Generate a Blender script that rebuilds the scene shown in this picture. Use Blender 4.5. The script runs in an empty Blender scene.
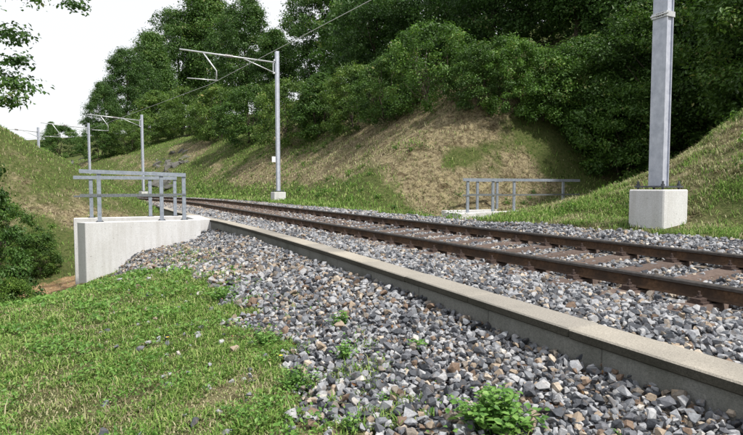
import bpy, bmesh, math, random
import numpy as np
from mathutils import Vector, Matrix

# ------------------------------------------------------------------ camera, sky, sun, exposure
SC = bpy.context.scene
CAMZ = 1.6
FPX, PXC, PYC, HOR = 540.0, 371.5, 217.5, 187.5          # photograph pixels
cam_d = bpy.data.cameras.new('camera')
cam_d.sensor_fit = 'HORIZONTAL'; cam_d.sensor_width = 36.0
cam_d.lens = FPX / 743.0 * 36.0
cam_d.clip_start = 0.05; cam_d.clip_end = 3000
cam = bpy.data.objects.new('camera', cam_d)
cam.location = (0, 0, CAMZ)
PITCH = math.atan((PYC - HOR) / FPX)
cam.rotation_euler = (math.pi / 2 - PITCH, 0, 0)
SC.collection.objects.link(cam); SC.camera = cam

SUN_EL, SUN_AZ = math.radians(54), math.atan2(0.74, -0.56)   # azimuth from +Y towards +X
world = bpy.data.worlds.new('World'); SC.world = world
world.use_nodes = True
wn = world.node_tree; wn.nodes.clear()
w_out = wn.nodes.new('ShaderNodeOutputWorld'); w_bg = wn.nodes.new('ShaderNodeBackground')
w_sky = wn.nodes.new('ShaderNodeTexSky'); w_sky.sky_type = 'NISHITA'; w_sky.sun_disc = False
w_sky.sun_elevation = SUN_EL; w_sky.sun_rotation = SUN_AZ
w_sky.dust_density = 3.0; w_sky.ozone_density = 0.6; w_sky.air_density = 1.0
w_mix = wn.nodes.new('ShaderNodeMix'); w_mix.data_type = 'RGBA'
w_mix.inputs['Factor'].default_value = 0.8                     # thin bright cloud over the whole sky
w_mix.inputs[7].default_value = (10.2, 10.25, 10.4, 1)
wn.links.new(w_sky.outputs[0], w_mix.inputs[6])
wn.links.new(w_mix.outputs[2], w_bg.inputs[0])
w_bg.inputs[1].default_value = 0.10
wn.links.new(w_bg.outputs[0], w_out.inputs[0])

sun_d = bpy.data.lights.new('sun', 'SUN'); sun_d.energy = 4.8
sun_d.angle = math.radians(3.0); sun_d.color = (1.0, 0.955, 0.88)
sun = bpy.data.objects.new('sun', sun_d); SC.collection.objects.link(sun)
sv = Vector((math.sin(SUN_AZ) * math.cos(SUN_EL), math.cos(SUN_AZ) * math.cos(SUN_EL), math.sin(SUN_EL)))
sun.rotation_euler = sv.to_track_quat('Z', 'Y').to_euler(); sun.location = (20, -20, 40)

SC.view_settings.view_transform = 'Standard'; SC.view_settings.look = 'None'
SC.view_settings.exposure = 0.22; SC.view_settings.gamma = 1.0
SC.view_settings.use_curve_mapping = False
SC.render.engine = 'CYCLES'
SC.cycles.use_denoising = True
SC.cycles.max_bounces = 6; SC.cycles.diffuse_bounces = 3; SC.cycles.transparent_max_bounces = 4

RNG = np.random.default_rng(7)
random.seed(7)
COL = SC.collection

# ------------------------------------------------------------------ track coordinates (metres; s along the track, v across it)
D = np.array([-0.44721, 0.89443]); U = np.array([0.89443, 0.44721])
S0, RAD, VC = 26.0, 75.0, 5.06
CEN = D * S0 + U * (VC - RAD)

def pos2(s, v):
    s = np.asarray(s, float); v = np.asarray(v, float)
    phi = np.maximum(s - S0, 0) / RAD
    st = np.minimum(s, S0)
    r = RAD + (v - VC)
    bx = CEN[0] + r * (U[0] * np.cos(phi) + D[0] * np.sin(phi)) + D[0] * (st - S0)
    by = CEN[1] + r * (U[1] * np.cos(phi) + D[1] * np.sin(phi)) + D[1] * (st - S0)
    return bx, by
def P(s, v, z):                                                 # z relative to the camera's eye
    x, y = pos2(s, v); return Vector((float(x), float(y), z + CAMZ))
def heading(s): return math.atan2(U[1], U[0]) + max(s - S0, 0) / RAD
def sv_of(X, Y):
    s = X * D[0] + Y * D[1]; v = X * U[0] + Y * U[1]
    ss = s - S0; vv = v - (VC - RAD)
    r = np.hypot(ss, vv); a = np.arctan2(ss, vv)
    return np.where(s > S0, S0 + RAD * a, s), np.where(s > S0, VC + r - RAD, v)

def sm(a, b, x):
    t = np.clip((np.asarray(x, float) - a) / (b - a), 0, 1); return t * t * (3 - 2 * t)
def lerp(a, b, t): return a + (b - a) * t
_ph = np.random.default_rng(3).uniform(0, 6.28, (40, 3))
def fbm(X, Y, scale, octv=4, seed=0):                            # cheap smooth noise in about -1..1
    o = np.zeros(np.broadcast(X, Y).shape); amp = 1.0; f = 1.0 / scale; tot = 0
    for k in range(octv):
        for j in range(3):
            p = _ph[(k * 3 + j + seed * 5) % 40]; a = p[0] + seed
            o = o + amp * np.sin((X * math.cos(a) + Y * math.sin(a)) * f * 6.28 / 1.7 + p[1] + 1.7 * np.sin((X * math.sin(a * 1.7) - Y * math.cos(a * 1.7)) * f * 3.1 + p[2]))
        tot += amp * 2.0; amp *= 0.55; f *= 2.1
    return o / tot

def slope_h(v, s):
    h = np.where(v < 15.5, 0.72 * np.maximum(v - 8.1, 0), 0.72 * 7.4 + 0.40 * (v - 15.5))
    h = np.minimum(h, 26 + 0.05 * (v - 60))
    return h * (1 - 0.45 * sm(48, 95, s))
def gully(s, v):
    return lerp(sm(11.0, 4.5, s), 1.0, sm(15.6, 20.8, s))
def height(X, Y):
    """ground height relative to the eye"""
    X = np.asarray(X, float); Y = np.asarray(Y, float)
    s, v = sv_of(X, Y)
    n1 = fbm(X, Y, 3.0, 3, 1); n2 = fbm(X, Y, 9.0, 3, 2)
    G = gully(s, v)
    zr = -0.64 - 0.06 * sm(7, 10, s) + 0.10 * sm(7.2, 8.3, v) + slope_h(v, s) * G + (1 - G) * (-0.32 * sm(9.2, 11, v) + 0.16 * np.maximum(v - 11.5, 0)) \
        + (0.10 * n1 + 0.30 * n2 + (0.05 + 0.05 * sm(12, 9, s)) * fbm(X, Y, 0.75, 2, 13)) * sm(8.2, 12, v) * (0.3 + 0.7 * G) \
        - (0.22 * sm(7.15, 7.7, v) + 0.14 * sm(7.6, 9.4, v) * sm(12.5, 11, v)) * sm(9.0, 11.3, s) * sm(18.5, 15.8, s)
    zt = np.full(X.shape, -1.15)
    a = 0.10 + 0.30 * sm(6.5, 15.5, s)
    zl = -1.08 - a * (2.7 - v) + 0.03 * n1
    zw = np.interp(v, [-3, -.4, .3, .8, 1.5, 2.1, 2.4, 2.75], [-3.1, -2.36, -2.12, -1.72, -1.55, -1.42, -1.28, -1.12]) + 0.03 * n1
    zl = lerp(zl, zw, sm(10.5, 14.3, s))
    zl = zl - 0.75 * np.maximum(-1.6 - 0.12 * (8 - s) - v, 0)
    zl = np.maximum(zl, -5.0 + 0.1 * n2)
    zh = np.minimum(-0.75 + 0.60 * np.maximum(2.0 - v, 0), 5.4 + 0.12 * n2 + 0.02 * np.maximum(-v, 0)) + 0.10 * n1
    ravine = -3.2 + 0.9 * sm(-2, 2.4, v) - 0.05 * np.maximum(-v, 0)
    F = sm(18.0, 31.0, s)
    far_l = lerp(ravine, zh, F)
    near_l = lerp(zl, ravine, sm(15.2, 16.2, s))
    left = np.where(s > 16.2, far_l, near_l)
    left = lerp(left, -1.15, sm(2.1, 2.75, v) * sm(15.0, 15.4, s))
    z = np.where(v < 2.75, left, np.where(v < 6.6, zt, lerp(zt, zr, sm(6.6, 7.3, v))))
    return z
def ballast_z(v, s=0.0):
    return -0.06 * sm(7, 10, s) * sm(6.2, 7.0, v) + np.interp(v, [2.6, 2.9, 3.0, 3.4, 3.76, 4.31, 5.81, 6.15, 6.6, 7.2, 7.6], [-.93, -.92, -.905, -.905, -.94, -.943, -.863, -.80, -.71, -.665, -.72])

def wall_off(q): return np.interp(q, [-4, 1.4, 2.5, 4.5, 6.5, 8.5, 11.8, 14.5, 17, 20, 25], [-.17, -.155, -.13, -.045, .03, .07, .085, .0, -.2, -.33, -.4])
def ray(px, py):
    d = np.array([(px - PXC), FPX, -(py - PYC)]); c, sn = math.cos(PITCH), math.sin(PITCH)
    return np.array([d[0], d[1] * c + d[2] * sn, d[2] * c - d[1] * sn]) / FPX
def hit(px, py, tmin=2.0, tmax=140.0):
    d = ray(px, py); t = np.geomspace(tmin, tmax, 3000)
    below = d[2] * t < height(d[0] * t, d[1] * t)
    i = int(np.argmax(below)) if below.any() else len(t) - 1
    return d * t[i]

# ------------------------------------------------------------------ mesh helpers
def np_mesh(name, V, F, smooth=False, attrs=None):
    V = np.asarray(V, np.float32); F = np.asarray(F, np.int32); k = F.shape[1]
    me = bpy.data.meshes.new(name)
    me.vertices.add(len(V)); me.vertices.foreach_set('co', V.ravel())
    me.loops.add(F.size); me.loops.foreach_set('vertex_index', F.ravel())
    me.polygons.add(len(F)); me.polygons.foreach_set('loop_start', np.arange(0, F.size, k, dtype=np.int32))
    me.polygons.foreach_set('loop_total', np.full(len(F), k, np.int32))
    me.polygons.foreach_set('use_smooth', np.full(len(F), smooth, bool))
    for an, av in (attrs or {}).items():
        at = me.attributes.new(an, 'FLOAT', 'POINT'); at.data.foreach_set('value', np.asarray(av, np.float32))
    me.update(calc_edges=True); me.validate()
    return me
def obj(name, me, mat=None, parent=None, loc=None, rotz=0.0):
    o = bpy.data.objects.new(name, me); COL.objects.link(o)
    if mat is not None and me is not None and len(me.materials) == 0:
        for m in (mat if isinstance(mat, (list, tuple)) else [mat]): me.materials.append(m)
    if parent is not None: o.parent = parent
    if loc is not None: o.location = loc
    if rotz: o.rotation_euler = (0, 0, rotz)
    return o
def tag(o, label=None, cat=None, group=None, kind=None):
    if label: o['label'] = label
    if cat: o['category'] = cat
    if group: o['group'] = group
    if kind: o['kind'] = kind
    return o
def thing(name, label, cat, loc=(0, 0, 0), rotz=0.0, group=None):
    o = obj(name, None, loc=loc, rotz=rotz); o.empty_display_size = 0.2
    return tag(o, label, cat, group)
def bm_mesh(name, bm, bevel=0.0, seg=1, smooth=False):
    if bevel > 0:
        bmesh.ops.bevel(bm, geom=[e for e in bm.edges], offset=bevel, segments=seg, affect='EDGES', clamp_overlap=True)
    bmesh.ops.recalc_face_normals(bm, faces=bm.faces)
    me = bpy.data.meshes.new(name); bm.to_mesh(me); bm.free()
    if smooth:
        for p in me.polygons: p.use_smooth = True
    return me
def add_box(bm, x0, x1, y0, y1, z0, z1, mi=0):
    vs = [bm.verts.new(c) for c in ((x0, y0, z0), (x1, y0, z0), (x1, y1, z0), (x0, y1, z0), (x0, y0, z1), (x1, y0, z1), (x1, y1, z1), (x0, y1, z1))]
    fs = []
    for f in ((3, 2, 1, 0), (4, 5, 6, 7), (0, 1, 5, 4), (1, 2, 6, 5), (2, 3, 7, 6), (3, 0, 4, 7)):
        fc = bm.faces.new([vs[i] for i in f]); fc.material_index = mi; fs.append(fc)
    return fs
def box_me(name, x0, x1, y0, y1, z0, z1, bevel=0.0):
    bm = bmesh.new(); add_box(bm, x0, x1, y0, y1, z0, z1); return bm_mesh(name, bm, bevel)
def add_prism(bm, pts, z0, z1):
    b = [bm.verts.new((p[0], p[1], z0)) for p in pts]; t = [bm.verts.new((p[0], p[1], z1)) for p in pts]
    n = len(pts); bm.faces.new(b[::-1]); bm.faces.new(t)
    for i in range(n): bm.faces.new((b[i], b[(i + 1) % n], t[(i + 1) % n], t[i]))
def add_tube(bm, pts, radii, n=8, cap=True):
    pts = [Vector(p) for p in pts]
    if not isinstance(radii, (list, tuple)): radii = [radii] * len(pts)
    rings = []
    for i, p in enumerate(pts):
        t = (pts[min(i + 1, len(pts) - 1)] - pts[max(i - 1, 0)]).normalized()
        a = t.cross(Vector((0, 0, 1)) if abs(t.z) < 0.9 else Vector((1, 0, 0))).normalized(); b = t.cross(a)
        rings.append([bm.verts.new(p + (a * math.cos(6.2832 * k / n) + b * math.sin(6.2832 * k / n)) * radii[i]) for k in range(n)])
    for i in range(len(rings) - 1):
        for k in range(n): bm.faces.new((rings[i][k], rings[i][(k + 1) % n], rings[i + 1][(k + 1) % n], rings[i + 1][k]))
    if cap: bm.faces.new(rings[0][::-1]); bm.faces.new(rings[-1])
def tube_me(name, pts, radii, n=8):
    bm = bmesh.new(); add_tube(bm, pts, radii, n); return bm_mesh(name, bm, smooth=True)

# ------------------------------------------------------------------ materials
class NT:
    def __init__(self, name):
        self.m = bpy.data.materials.new(name); self.m.use_nodes = True
        self.t = self.m.node_tree; self.t.nodes.clear()
        self.out = self.t.nodes.new('ShaderNodeOutputMaterial')
        self.b = self.t.nodes.new('ShaderNodeBsdfPrincipled'); self.link(self.b.outputs[0], self.out.inputs[0])
        self.b.inputs['Specular IOR Level'].default_value = 0.3
        self.tc = self.t.nodes.new('ShaderNodeTexCoord'); self.geo = self.t.nodes.new('ShaderNodeNewGeometry')
    def link(self, a, b): self.t.links.new(a, b)
    def noise(self, scale, detail=4, rough=0.6, vec=None, dist=0.0):
        n = self.t.nodes.new('ShaderNodeTexNoise'); n.inputs['Scale'].default_value = scale
        n.inputs['Detail'].default_value = detail; n.inputs['Roughness'].default_value = rough; n.inputs['Distortion'].default_value = dist
        self.link(vec or self.geo.outputs['Position'], n.inputs['Vector']); return n.outputs['Fac']
    def vor(self, scale, out='Distance', feature='F1', vec=None):
        n = self.t.nodes.new('ShaderNodeTexVoronoi'); n.feature = feature; n.inputs['Scale'].default_value = scale
        self.link(vec or self.geo.outputs['Position'], n.inputs['Vector']); return n.outputs[out]
    def ramp(self, fac, stops, interp='LINEAR'):
        n = self.t.nodes.new('ShaderNodeValToRGB'); r = n.color_ramp; r.interpolation = interp
        while len(r.elements) < len(stops): r.elements.new(0.5)
        for e, (p, c) in zip(r.elements, stops): e.position = p; e.color = (*c, 1) if len(c) == 3 else c
        self.link(fac, n.inputs[0]); return n.outputs[0]
    def mix(self, fac, a, b, mode='MIX'):
        n = self.t.nodes.new('ShaderNodeMix'); n.data_type = 'RGBA'; n.blend_type = mode
        for sock, val in ((n.inputs[0], fac), (n.inputs[6], a), (n.inputs[7], b)):
            if isinstance(val, (int, float)): sock.default_value = val
            elif isinstance(val, tuple): sock.default_value = (*val, 1) if len(val) == 3 else val
            else: self.link(val, sock)
        return n.outputs[2]
    def math(self, op, a, b=0.0, clamp=False):
        n = self.t.nodes.new('ShaderNodeMath'); n.operation = op; n.use_clamp = clamp
        for sock, val in ((n.inputs[0], a), (n.inputs[1], b)):
            if isinstance(val, (int, float)): sock.default_value = val
            else: self.link(val, sock)
        return n.outputs[0]
    def attr(self, name):
        n = self.t.nodes.new('ShaderNodeAttribute'); n.attribute_name = name; return n.outputs['Fac']
    def objinfo(self): return self.t.nodes.new('ShaderNodeObjectInfo')
    def bump(self, h, strength=0.5, dist=0.01):
        n = self.t.nodes.new('ShaderNodeBump'); n.inputs['Strength'].default_value = strength; n.inputs['Distance'].default_value = dist
        self.link(h, n.inputs['Height']); self.link(n.outputs[0], self.b.inputs['Normal'])
    def base(self, c):
        if isinstance(c, tuple): self.b.inputs['Base Color'].default_value = (*c, 1)
        else: self.link(c, self.b.inputs['Base Color'])
    def set(self, rough=0.8, metal=0.0, spec=0.3):
        self.b.inputs['Roughness'].default_value = rough; self.b.inputs['Metallic'].default_value = metal
        self.b.inputs['Specular IOR Level'].default_value = spec
    def translucent(self, col, fac):
        tr = self.t.nodes.new('ShaderNodeBsdfTranslucent'); ms = self.t.nodes.new('ShaderNodeMixShader')
        if isinstance(col, tuple): tr.inputs[0].default_value = (*col, 1)
        else: self.link(col, tr.inputs[0])
        ms.inputs[0].default_value = fac
        self.link(self.b.outputs[0], ms.inputs[1]); self.link(tr.outputs[0], ms.inputs[2]); self.link(ms.outputs[0], self.out.inputs[0])

M = {}
def m_concrete(name, c0, c1, stain, grain=60, stain_amt=0.5, bump=0.4):
    n = NT(name); big = n.noise(1.3, 5, 0.65); fine = n.noise(grain, 4, 0.7); sp = n.noise(grain * 3, 2, 0.5)
    col = n.ramp(fine, [(0.3, c0), (0.7, c1)])
    col = n.mix(n.math('MULTIPLY', n.ramp(big, [(0.42, (0, 0, 0)), (0.68, (1, 1, 1))]), stain_amt), col, stain)
    col = n.mix(0.35, col, n.ramp(sp, [(0.35, (0.25, 0.25, 0.25)), (0.65, (1, 1, 1))]), 'MULTIPLY')
    if name == 'pale_concrete':
        mp = n.t.nodes.new('ShaderNodeMapping'); mp.inputs['Scale'].default_value = (7, 7, .5); n.link(n.geo.outputs['Position'], mp.inputs['Vector'])
        col = n.mix(1.0, col, n.ramp(n.noise(1.0, 4, .65, mp.outputs[0]), [(0.33, (.87, .86, .84)), (0.58, (1, 1, 1))]), 'MULTIPLY')
        col = n.mix(1.0, col, n.ramp(n.noise(26, 2, .5), [(0.25, (.55, .54, .52)), (0.31, (1, 1, 1))]), 'MULTIPLY')
    if name == 'coping_top': col = n.mix(1.0, col, n.ramp(n.objinfo().outputs['Random'], [(0, (.74, .74, .75)), (1, (1.08, 1.06, 1.02))]), 'MULTIPLY')
    n.base(col); n.set(0.9, 0, 0.2); n.bump(fine, bump, 0.006); M[name] = n.m
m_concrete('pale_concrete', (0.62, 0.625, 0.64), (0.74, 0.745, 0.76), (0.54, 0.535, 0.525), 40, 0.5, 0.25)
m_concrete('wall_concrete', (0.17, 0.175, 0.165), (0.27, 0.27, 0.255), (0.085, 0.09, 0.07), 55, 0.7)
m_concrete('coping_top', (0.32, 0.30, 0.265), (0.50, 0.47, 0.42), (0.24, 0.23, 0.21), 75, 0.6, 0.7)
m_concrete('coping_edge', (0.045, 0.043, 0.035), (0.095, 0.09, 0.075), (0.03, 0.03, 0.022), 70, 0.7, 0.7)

n = NT('galvanised_steel'); f = n.noise(9, 4, 0.6); g = n.noise(60, 2)
n.base(n.mix(0.25, n.ramp(f, [(0.3, (0.42, 0.45, 0.54)), (0.7, (0.60, 0.63, 0.72))]), n.ramp(g, [(0.3, (0.6, 0.6, 0.6)), (0.7, (1, 1, 1))]), 'MULTIPLY'))
n.set(0.55, 0.35, 0.4); M['steel'] = n.m
n = NT('railing_steel'); f = n.noise(14, 4, 0.6)
n.base(n.ramp(f, [(0.35, (0.24, 0.275, 0.33)), (0.65, (0.34, 0.38, 0.44))])); n.set(0.5, 0.35, 0.4); M['railing'] = n.m
n = NT('dark_steel'); f = n.noise(30, 3); n.base(n.ramp(f, [(0.35, (0.06, 0.065, 0.075)), (0.65, (0.13, 0.14, 0.16))])); n.set(0.6, 0.3); M['dark_steel'] = n.m
n = NT('mid_steel'); f = n.noise(30, 3); n.base(n.ramp(f, [(0.35, (0.12, 0.135, 0.145)), (0.65, (0.20, 0.22, 0.235))])); n.set(0.6, 0.3); M['mid_steel'] = n.m
n = NT('rail_rust'); f = n.noise(35, 5, 0.7); g = n.noise(4, 3)
n.base(n.mix(n.ramp(g, [(0.4, (0, 0, 0)), (0.6, (0.7, 0.7, 0.7))]), n.ramp(f, [(0.3, (0.05, 0.031, 0.02)), (0.7, (0.155, 0.092, 0.055))]), (0.04, 0.03, 0.025))); n.set(0.85, 0.1, 0.2); n.bump(f, 0.3, 0.003); M['rust'] = n.m
n = NT('rail_head'); f = n.noise(20, 3); n.base(n.ramp(f, [(0.3, (0.045, 0.04, 0.038)), (0.7, (0.10, 0.09, 0.085))])); n.set(0.5, 0.4, 0.5); M['rail_head'] = n.m
n = NT('sleeper_steel'); f = n.noise(25, 5, 0.7); oi = n.objinfo()
c = n.ramp(f, [(0.3, (0.085, 0.064, 0.056)), (0.7, (0.165, 0.128, 0.112))])
n.base(n.mix(0.5, c, n.ramp(oi.outputs['Random'], [(0, (0.65, 0.62, 0.6)), (1, (1.15, 1.1, 1.05))]), 'MULTIPLY')); n.set(0.85, 0.1, 0.2); n.bump(f, 0.3, 0.003); M['sleeper'] = n.m
n = NT('clip_iron'); f = n.noise(60, 3); n.base(n.ramp(f, [(0.3, (0.035, 0.025, 0.022)), (0.7, (0.10, 0.07, 0.06))])); n.set(0.75, 0.2); M['clip'] = n.m
n = NT('white_plate'); n.base((0.75, 0.76, 0.78)); n.set(0.5); M['white'] = n.m
n = NT('black_print'); n.base((0.03, 0.03, 0.035)); n.set(0.6); M['black'] = n.m
n = NT('insulator'); n.base((0.22, 0.20, 0.19)); n.set(0.35); M['insulator'] = n.m
n = NT('bright_tube'); f = n.noise(20, 3); n.base(n.ramp(f, [(0.3, (0.5, 0.52, 0.55)), (0.7, (0.66, 0.68, 0.70))])); n.set(0.4, 0.4, 0.5); M['tube'] = n.m
n = NT('copper_wire'); n.base((0.55, 0.56, 0.56)); n.set(0.4, 0.5); M['wire'] = n.m

STONE = [(0.0, (0.075, 0.083, 0.098)), (0.13, (0.20, 0.215, 0.24)), (0.27, (0.32, 0.335, 0.365)), (0.40, (0.14, 0.148, 0.17)), (0.50, (0.40, 0.41, 0.43)),
         (0.60, (0.23, 0.205, 0.18)), (0.72, (0.33, 0.27, 0.21)), (0.83, (0.20, 0.145, 0.11)), (0.91, (0.47, 0.41, 0.34)), (0.97, (0.52, 0.50, 0.47))]
def m_stone(name, use_attr):
    n = NT(name); r = n.attr('rnd') if use_attr else n.math('POWER', n.objinfo().outputs['Random'], 1.6)
    c = n.ramp(r, [(p_, tuple(.88 * k_ for k_ in q_)) for p_, q_ in STONE], 'CONSTANT'); f = n.noise(55, 6, 0.75)
    c = n.mix(n.ramp(n.noise(17, 4, .7), [(0.54, (0, 0, 0)), (0.68, (.45, .45, .45))]), c, (0.17, 0.125, 0.085)); g = n.noise(120, 2)
    c = n.mix(0.7, c, n.ramp(f, [(0.30, (0.45, 0.45, 0.46)), (0.70, (1.45, 1.42, 1.38))]), 'MULTIPLY')
    n.base(c); n.set(0.85, 0, 0.25); n.bump(g, 0.35, 0.004); M[name] = n.m
m_stone('stone_many', True); m_stone('stone_one', False)
n = NT('gravel_bed'); vv = n.vor(26, 'Color'); sep = n.t.nodes.new('ShaderNodeSeparateColor'); n.link(vv, sep.inputs[0])
c = n.ramp(sep.outputs[0], [(p, tuple(k * 0.62 for k in q)) for p, q in STONE], 'CONSTANT')
n.base(c); n.set(0.95, 0, 0.1); n.bump(n.vor(26), -1.0, 0.03); M['gravel_bed'] = n.m

n = NT('ground_cover')
gr = n.attr('green'); so = n.attr('soil')
f1 = n.noise(1.1, 5, 0.7); f2 = n.noise(9, 5, 0.75, dist=0.6); f3 = n.noise(45, 3, 0.7)
dry = n.ramp(f2, [(0.28, (0.06, 0.05, 0.03)), (0.45, (0.17, 0.14, 0.085)), (0.6, (0.32, 0.275, 0.175)), (0.75, (0.10, 0.095, 0.045))])
grn = n.ramp(f2, [(0.28, (0.035, 0.045, 0.015)), (0.45, (0.075, 0.10, 0.03)), (0.58, (0.12, 0.135, 0.05)), (0.75, (0.10, 0.075, 0.04))])
soil = n.ramp(f2, [(0.28, (0.20, 0.12, 0.06)), (0.5, (0.38, 0.25, 0.14)), (0.72, (0.52, 0.40, 0.27))])
gm = n.ramp(n.math('ADD', n.math('MULTIPLY', n.math('SUBTRACT', f1, 0.5), 0.9), gr), [(0.38, (0, 0, 0)), (0.62, (1, 1, 1))])
dry = n.mix(1.0, dry, n.ramp(n.noise(2.4, 4, 0.7, dist=1.0), [(0.36, (0.50, 0.46, 0.42)), (0.5, (1, 1, 1)), (0.66, (1.35, 1.35, 1.25))]), 'MULTIPLY')
col = n.mix(gm, dry, grn)
sm_ = n.ramp(n.math('ADD', n.math('MULTIPLY', n.math('SUBTRACT', n.noise(2.6, 5, 0.7), 0.5), 0.8), so), [(0.42, (0, 0, 0)), (0.58, (1, 1, 1))])
col = n.mix(sm_, col, soil)
col = n.mix(0.55, col, n.ramp(f3, [(0.3, (0.5, 0.5, 0.5)), (0.7, (1.25, 1.25, 1.25))]), 'MULTIPLY')
n.base(col); n.set(0.95, 0, 0.1); n.bump(n.mix(0.5, f2, f3), 0.9, 0.10); M['ground'] = n.m

n = NT('grass_blade'); r = n.attr('rnd'); g = n.attr('dry')
c = n.ramp(r, [(0.0, (0.05, 0.11, 0.02)), (0.3, (0.12, 0.235, 0.04)), (0.65, (0.21, 0.335, 0.075)), (1.0, (0.36, 0.40, 0.16))])
dc = n.ramp(r, [(0.0, (0.13, 0.09, 0.05)), (0.3, (0.32, 0.27, 0.17)), (0.7, (0.58, 0.51, 0.36)), (1.0, (0.20, 0.15, 0.085))])
c = n.mix(g, c, dc); n.base(c); n.set(0.7, 0, 0.2); n.translucent(c, 0.3); M['blade'] = n.m

def m_leaf(name, stops, tr=0.3, rough=0.5):
    n = NT(name); r = n.attr('rnd'); oi = n.objinfo()
    c = n.ramp(r, stops); c = n.mix(1.0, c, oi.outputs['Color'], 'MULTIPLY')
    n.base(c); n.set(rough, 0, 0.35); n.translucent(n.mix(1.0, c, (1.15, 1.25, 0.7), 'MULTIPLY'), tr); M[name] = n.m
m_leaf('leaf', [(0.0, (0.03, 0.066, 0.018)), (0.4, (0.055, 0.115, 0.028)), (0.75, (0.085, 0.165, 0.038)), (0.94, (0.14, 0.215, 0.06)), (1.0, (0.19, 0.20, 0.09))])
m_leaf('weed_leaf', [(0.0, (0.07, 0.17, 0.035)), (0.5, (0.13, 0.27, 0.055)), (1.0, (0.22, 0.37, 0.10))], 0.3)
n = NT('bark'); f = n.noise(12, 5, 0.7); n.base(n.ramp(f, [(0.3, (0.04, 0.033, 0.026)), (0.7, (0.12, 0.10, 0.08))])); n.set(0.95, 0, 0.1); n.bump(f, 0.6, 0.02); M['bark'] = n.m
n = NT('rock'); f = n.noise(2.2, 6, 0.7); g = n.noise(11, 4)
n.base(n.mix(n.ramp(g, [(0.5, (0, 0, 0)), (0.62, (0.6, 0.6, 0.6))]), n.ramp(f, [(0.3, (0.05, 0.05, 0.05)), (0.7, (0.17, 0.165, 0.155))]), (0.10, 0.10, 0.06))); n.set(0.95); n.bump(f, 0.8, 0.1); M['rock'] = n.m
n = NT('litter'); n.base(n.ramp(n.attr('rnd'), [(0, (.07, .035, .02)), (.5, (.17, .085, .04)), (1, (.30, .20, .10))])); n.set(.9); M['litter'] = n.m
n = NT('petal'); n.base((0.75, 0.55, 0.02)); n.set(0.6); M['petal'] = n.m

# ------------------------------------------------------------------ ground: one sheet, polar round the camera, out to the horizon
az = np.unique(np.concatenate([np.radians(np.arange(-42, 42.01, 0.38)), np.radians(np.arange(42, 318.1, 4.0))]))
rad = np.concatenate([[0.0], np.geomspace(0.5, 130, 330), np.geomspace(140, 2500, 22)])
A, R = np.meshgrid(az, rad, indexing='ij')
X = R * np.sin(A); Y = R * np.cos(A)
def safe_height(X, Y):
    r = np.hypot(X, Y); k = np.minimum(1.0, 130.0 / np.maximum(r, 1e-6))
    behind = sm(2.0, -8.0, Y)
    z = height(X * k, Y * k)
    z = lerp(z, np.clip(z, -1.6, 3.0), behind)
    return z
def grav_mask(s, v):                                             # 1 on the gravel bank below the wall
    X_, Y_ = pos2(s, v)
    edge = np.interp(s, [0, 2.5, 4, 6.8, 9.5, 12, 14, 15], [0.85, 0.95, 1.1, 1.25, 0.95, 0.5, 0.25, 0.1])
    edge = edge + 0.28 * fbm(X_, Y_, 0.9, 3, 4)
    return sm(-0.12, 0.18, v - edge) * (v < 2.74) * np.maximum(sm(15.05, 14.95, s), (v > 2.3) * sm(15.5, 15.3, s))
Z = safe_height(X, Y)
s_, v_ = sv_of(X, Y)
gmask = grav_mask(s_, v_)
zg = Z - 0.05 * np.where(v_ < 2.9, sm(0.5, 0.9, gmask), 0)
n_a, n_r = A.shape
V = np.stack([X, Y, zg + CAMZ], -1).reshape(-1, 3)
ii, jj = np.meshgrid(np.arange(n_a), np.arange(n_r - 1), indexing='ij')
i2 = (ii + 1) % n_a
F = np.stack([ii * n_r + jj, ii * n_r + jj + 1, i2 * n_r + jj + 1, i2 * n_r + jj], -1).reshape(-1, 4)
BAND = [tuple(hit(*q)[:2]) for q in ((448, 163), (490, 150), (530, 134), (585, 127))]
def green_amount(X, Y):
    s, v = sv_of(X, Y); n2 = fbm(X, Y, 6, 3, 6); n3 = fbm(X, Y, 2.0, 3, 5)
    g = np.full(np.shape(X), 0.58) + 0.2 * n3
    right = v > 7
    toe = sm(11.0, 8.6, v) * sm(24, 19, s) * sm(10.5, 12, s) + sm(9.9, 8.2, v) * (0.7 - 0.35 * sm(11, 9, s))
    band = 0
    for (ax, ay), (bx, by) in zip(BAND[:-1], BAND[1:]):
        q = np.clip(((X - ax) * (bx - ax) + (Y - ay) * (by - ay)) / ((bx - ax) ** 2 + (by - ay) ** 2), 0, 1)
        band = np.maximum(band, np.exp(-(np.hypot(X - ax - q * (bx - ax), Y - ay - q * (by - ay)) / 0.42) ** 2))
    gr = 0.30 + 0.24 * n2 + 0.18 * n3 + 0.6 * toe + 0.45 * band + 0.20 * sm(16, 12.5, s) * sm(10.2, 8.6, v + 0.8 * n3) + 0.30 * sm(32, 45, s) - 0.35 * np.exp(-((s - 14.9) / 1.2) ** 2) * (v < 10.5) + 0.3 * sm(15.5, 18, v)
    left_hill = (v < 2.7) & (s > 16)
    lg = 0.78 + 0.22 * n2 + 0.12 * n3 - 0.40 * np.exp(-((s - 24.5) / 1.6) ** 2) * (v > -7)
    return np.where(right, gr, np.where(left_hill, lg, g))
def soil_amount(X, Y):
    s, v = sv_of(X, Y)
    a = 0.75 * np.exp(-((s - 18.6) / 1.9) ** 2) * sm(-5.5, -1.5, v) * (v < 3)
    b = 0.62 * np.exp(-((s - 14.0) / 0.9) ** 2) * np.exp(-((v - 1.0) / 0.8) ** 2) + 0.5 * np.exp(-((s - 9.3) / 0.8) ** 2) * np.exp(-((v + 0.1) / 0.35) ** 2)
    c = 0.25 * sm(14.5, 16, v) * (v < 17)
    return a + b + c
ground = obj('ground', np_mesh('ground', V, F, True, {'green': np.clip(green_amount(X, Y), 0, 1).ravel(), 'soil': soil_amount(X, Y).ravel()}), M['ground'])
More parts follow.
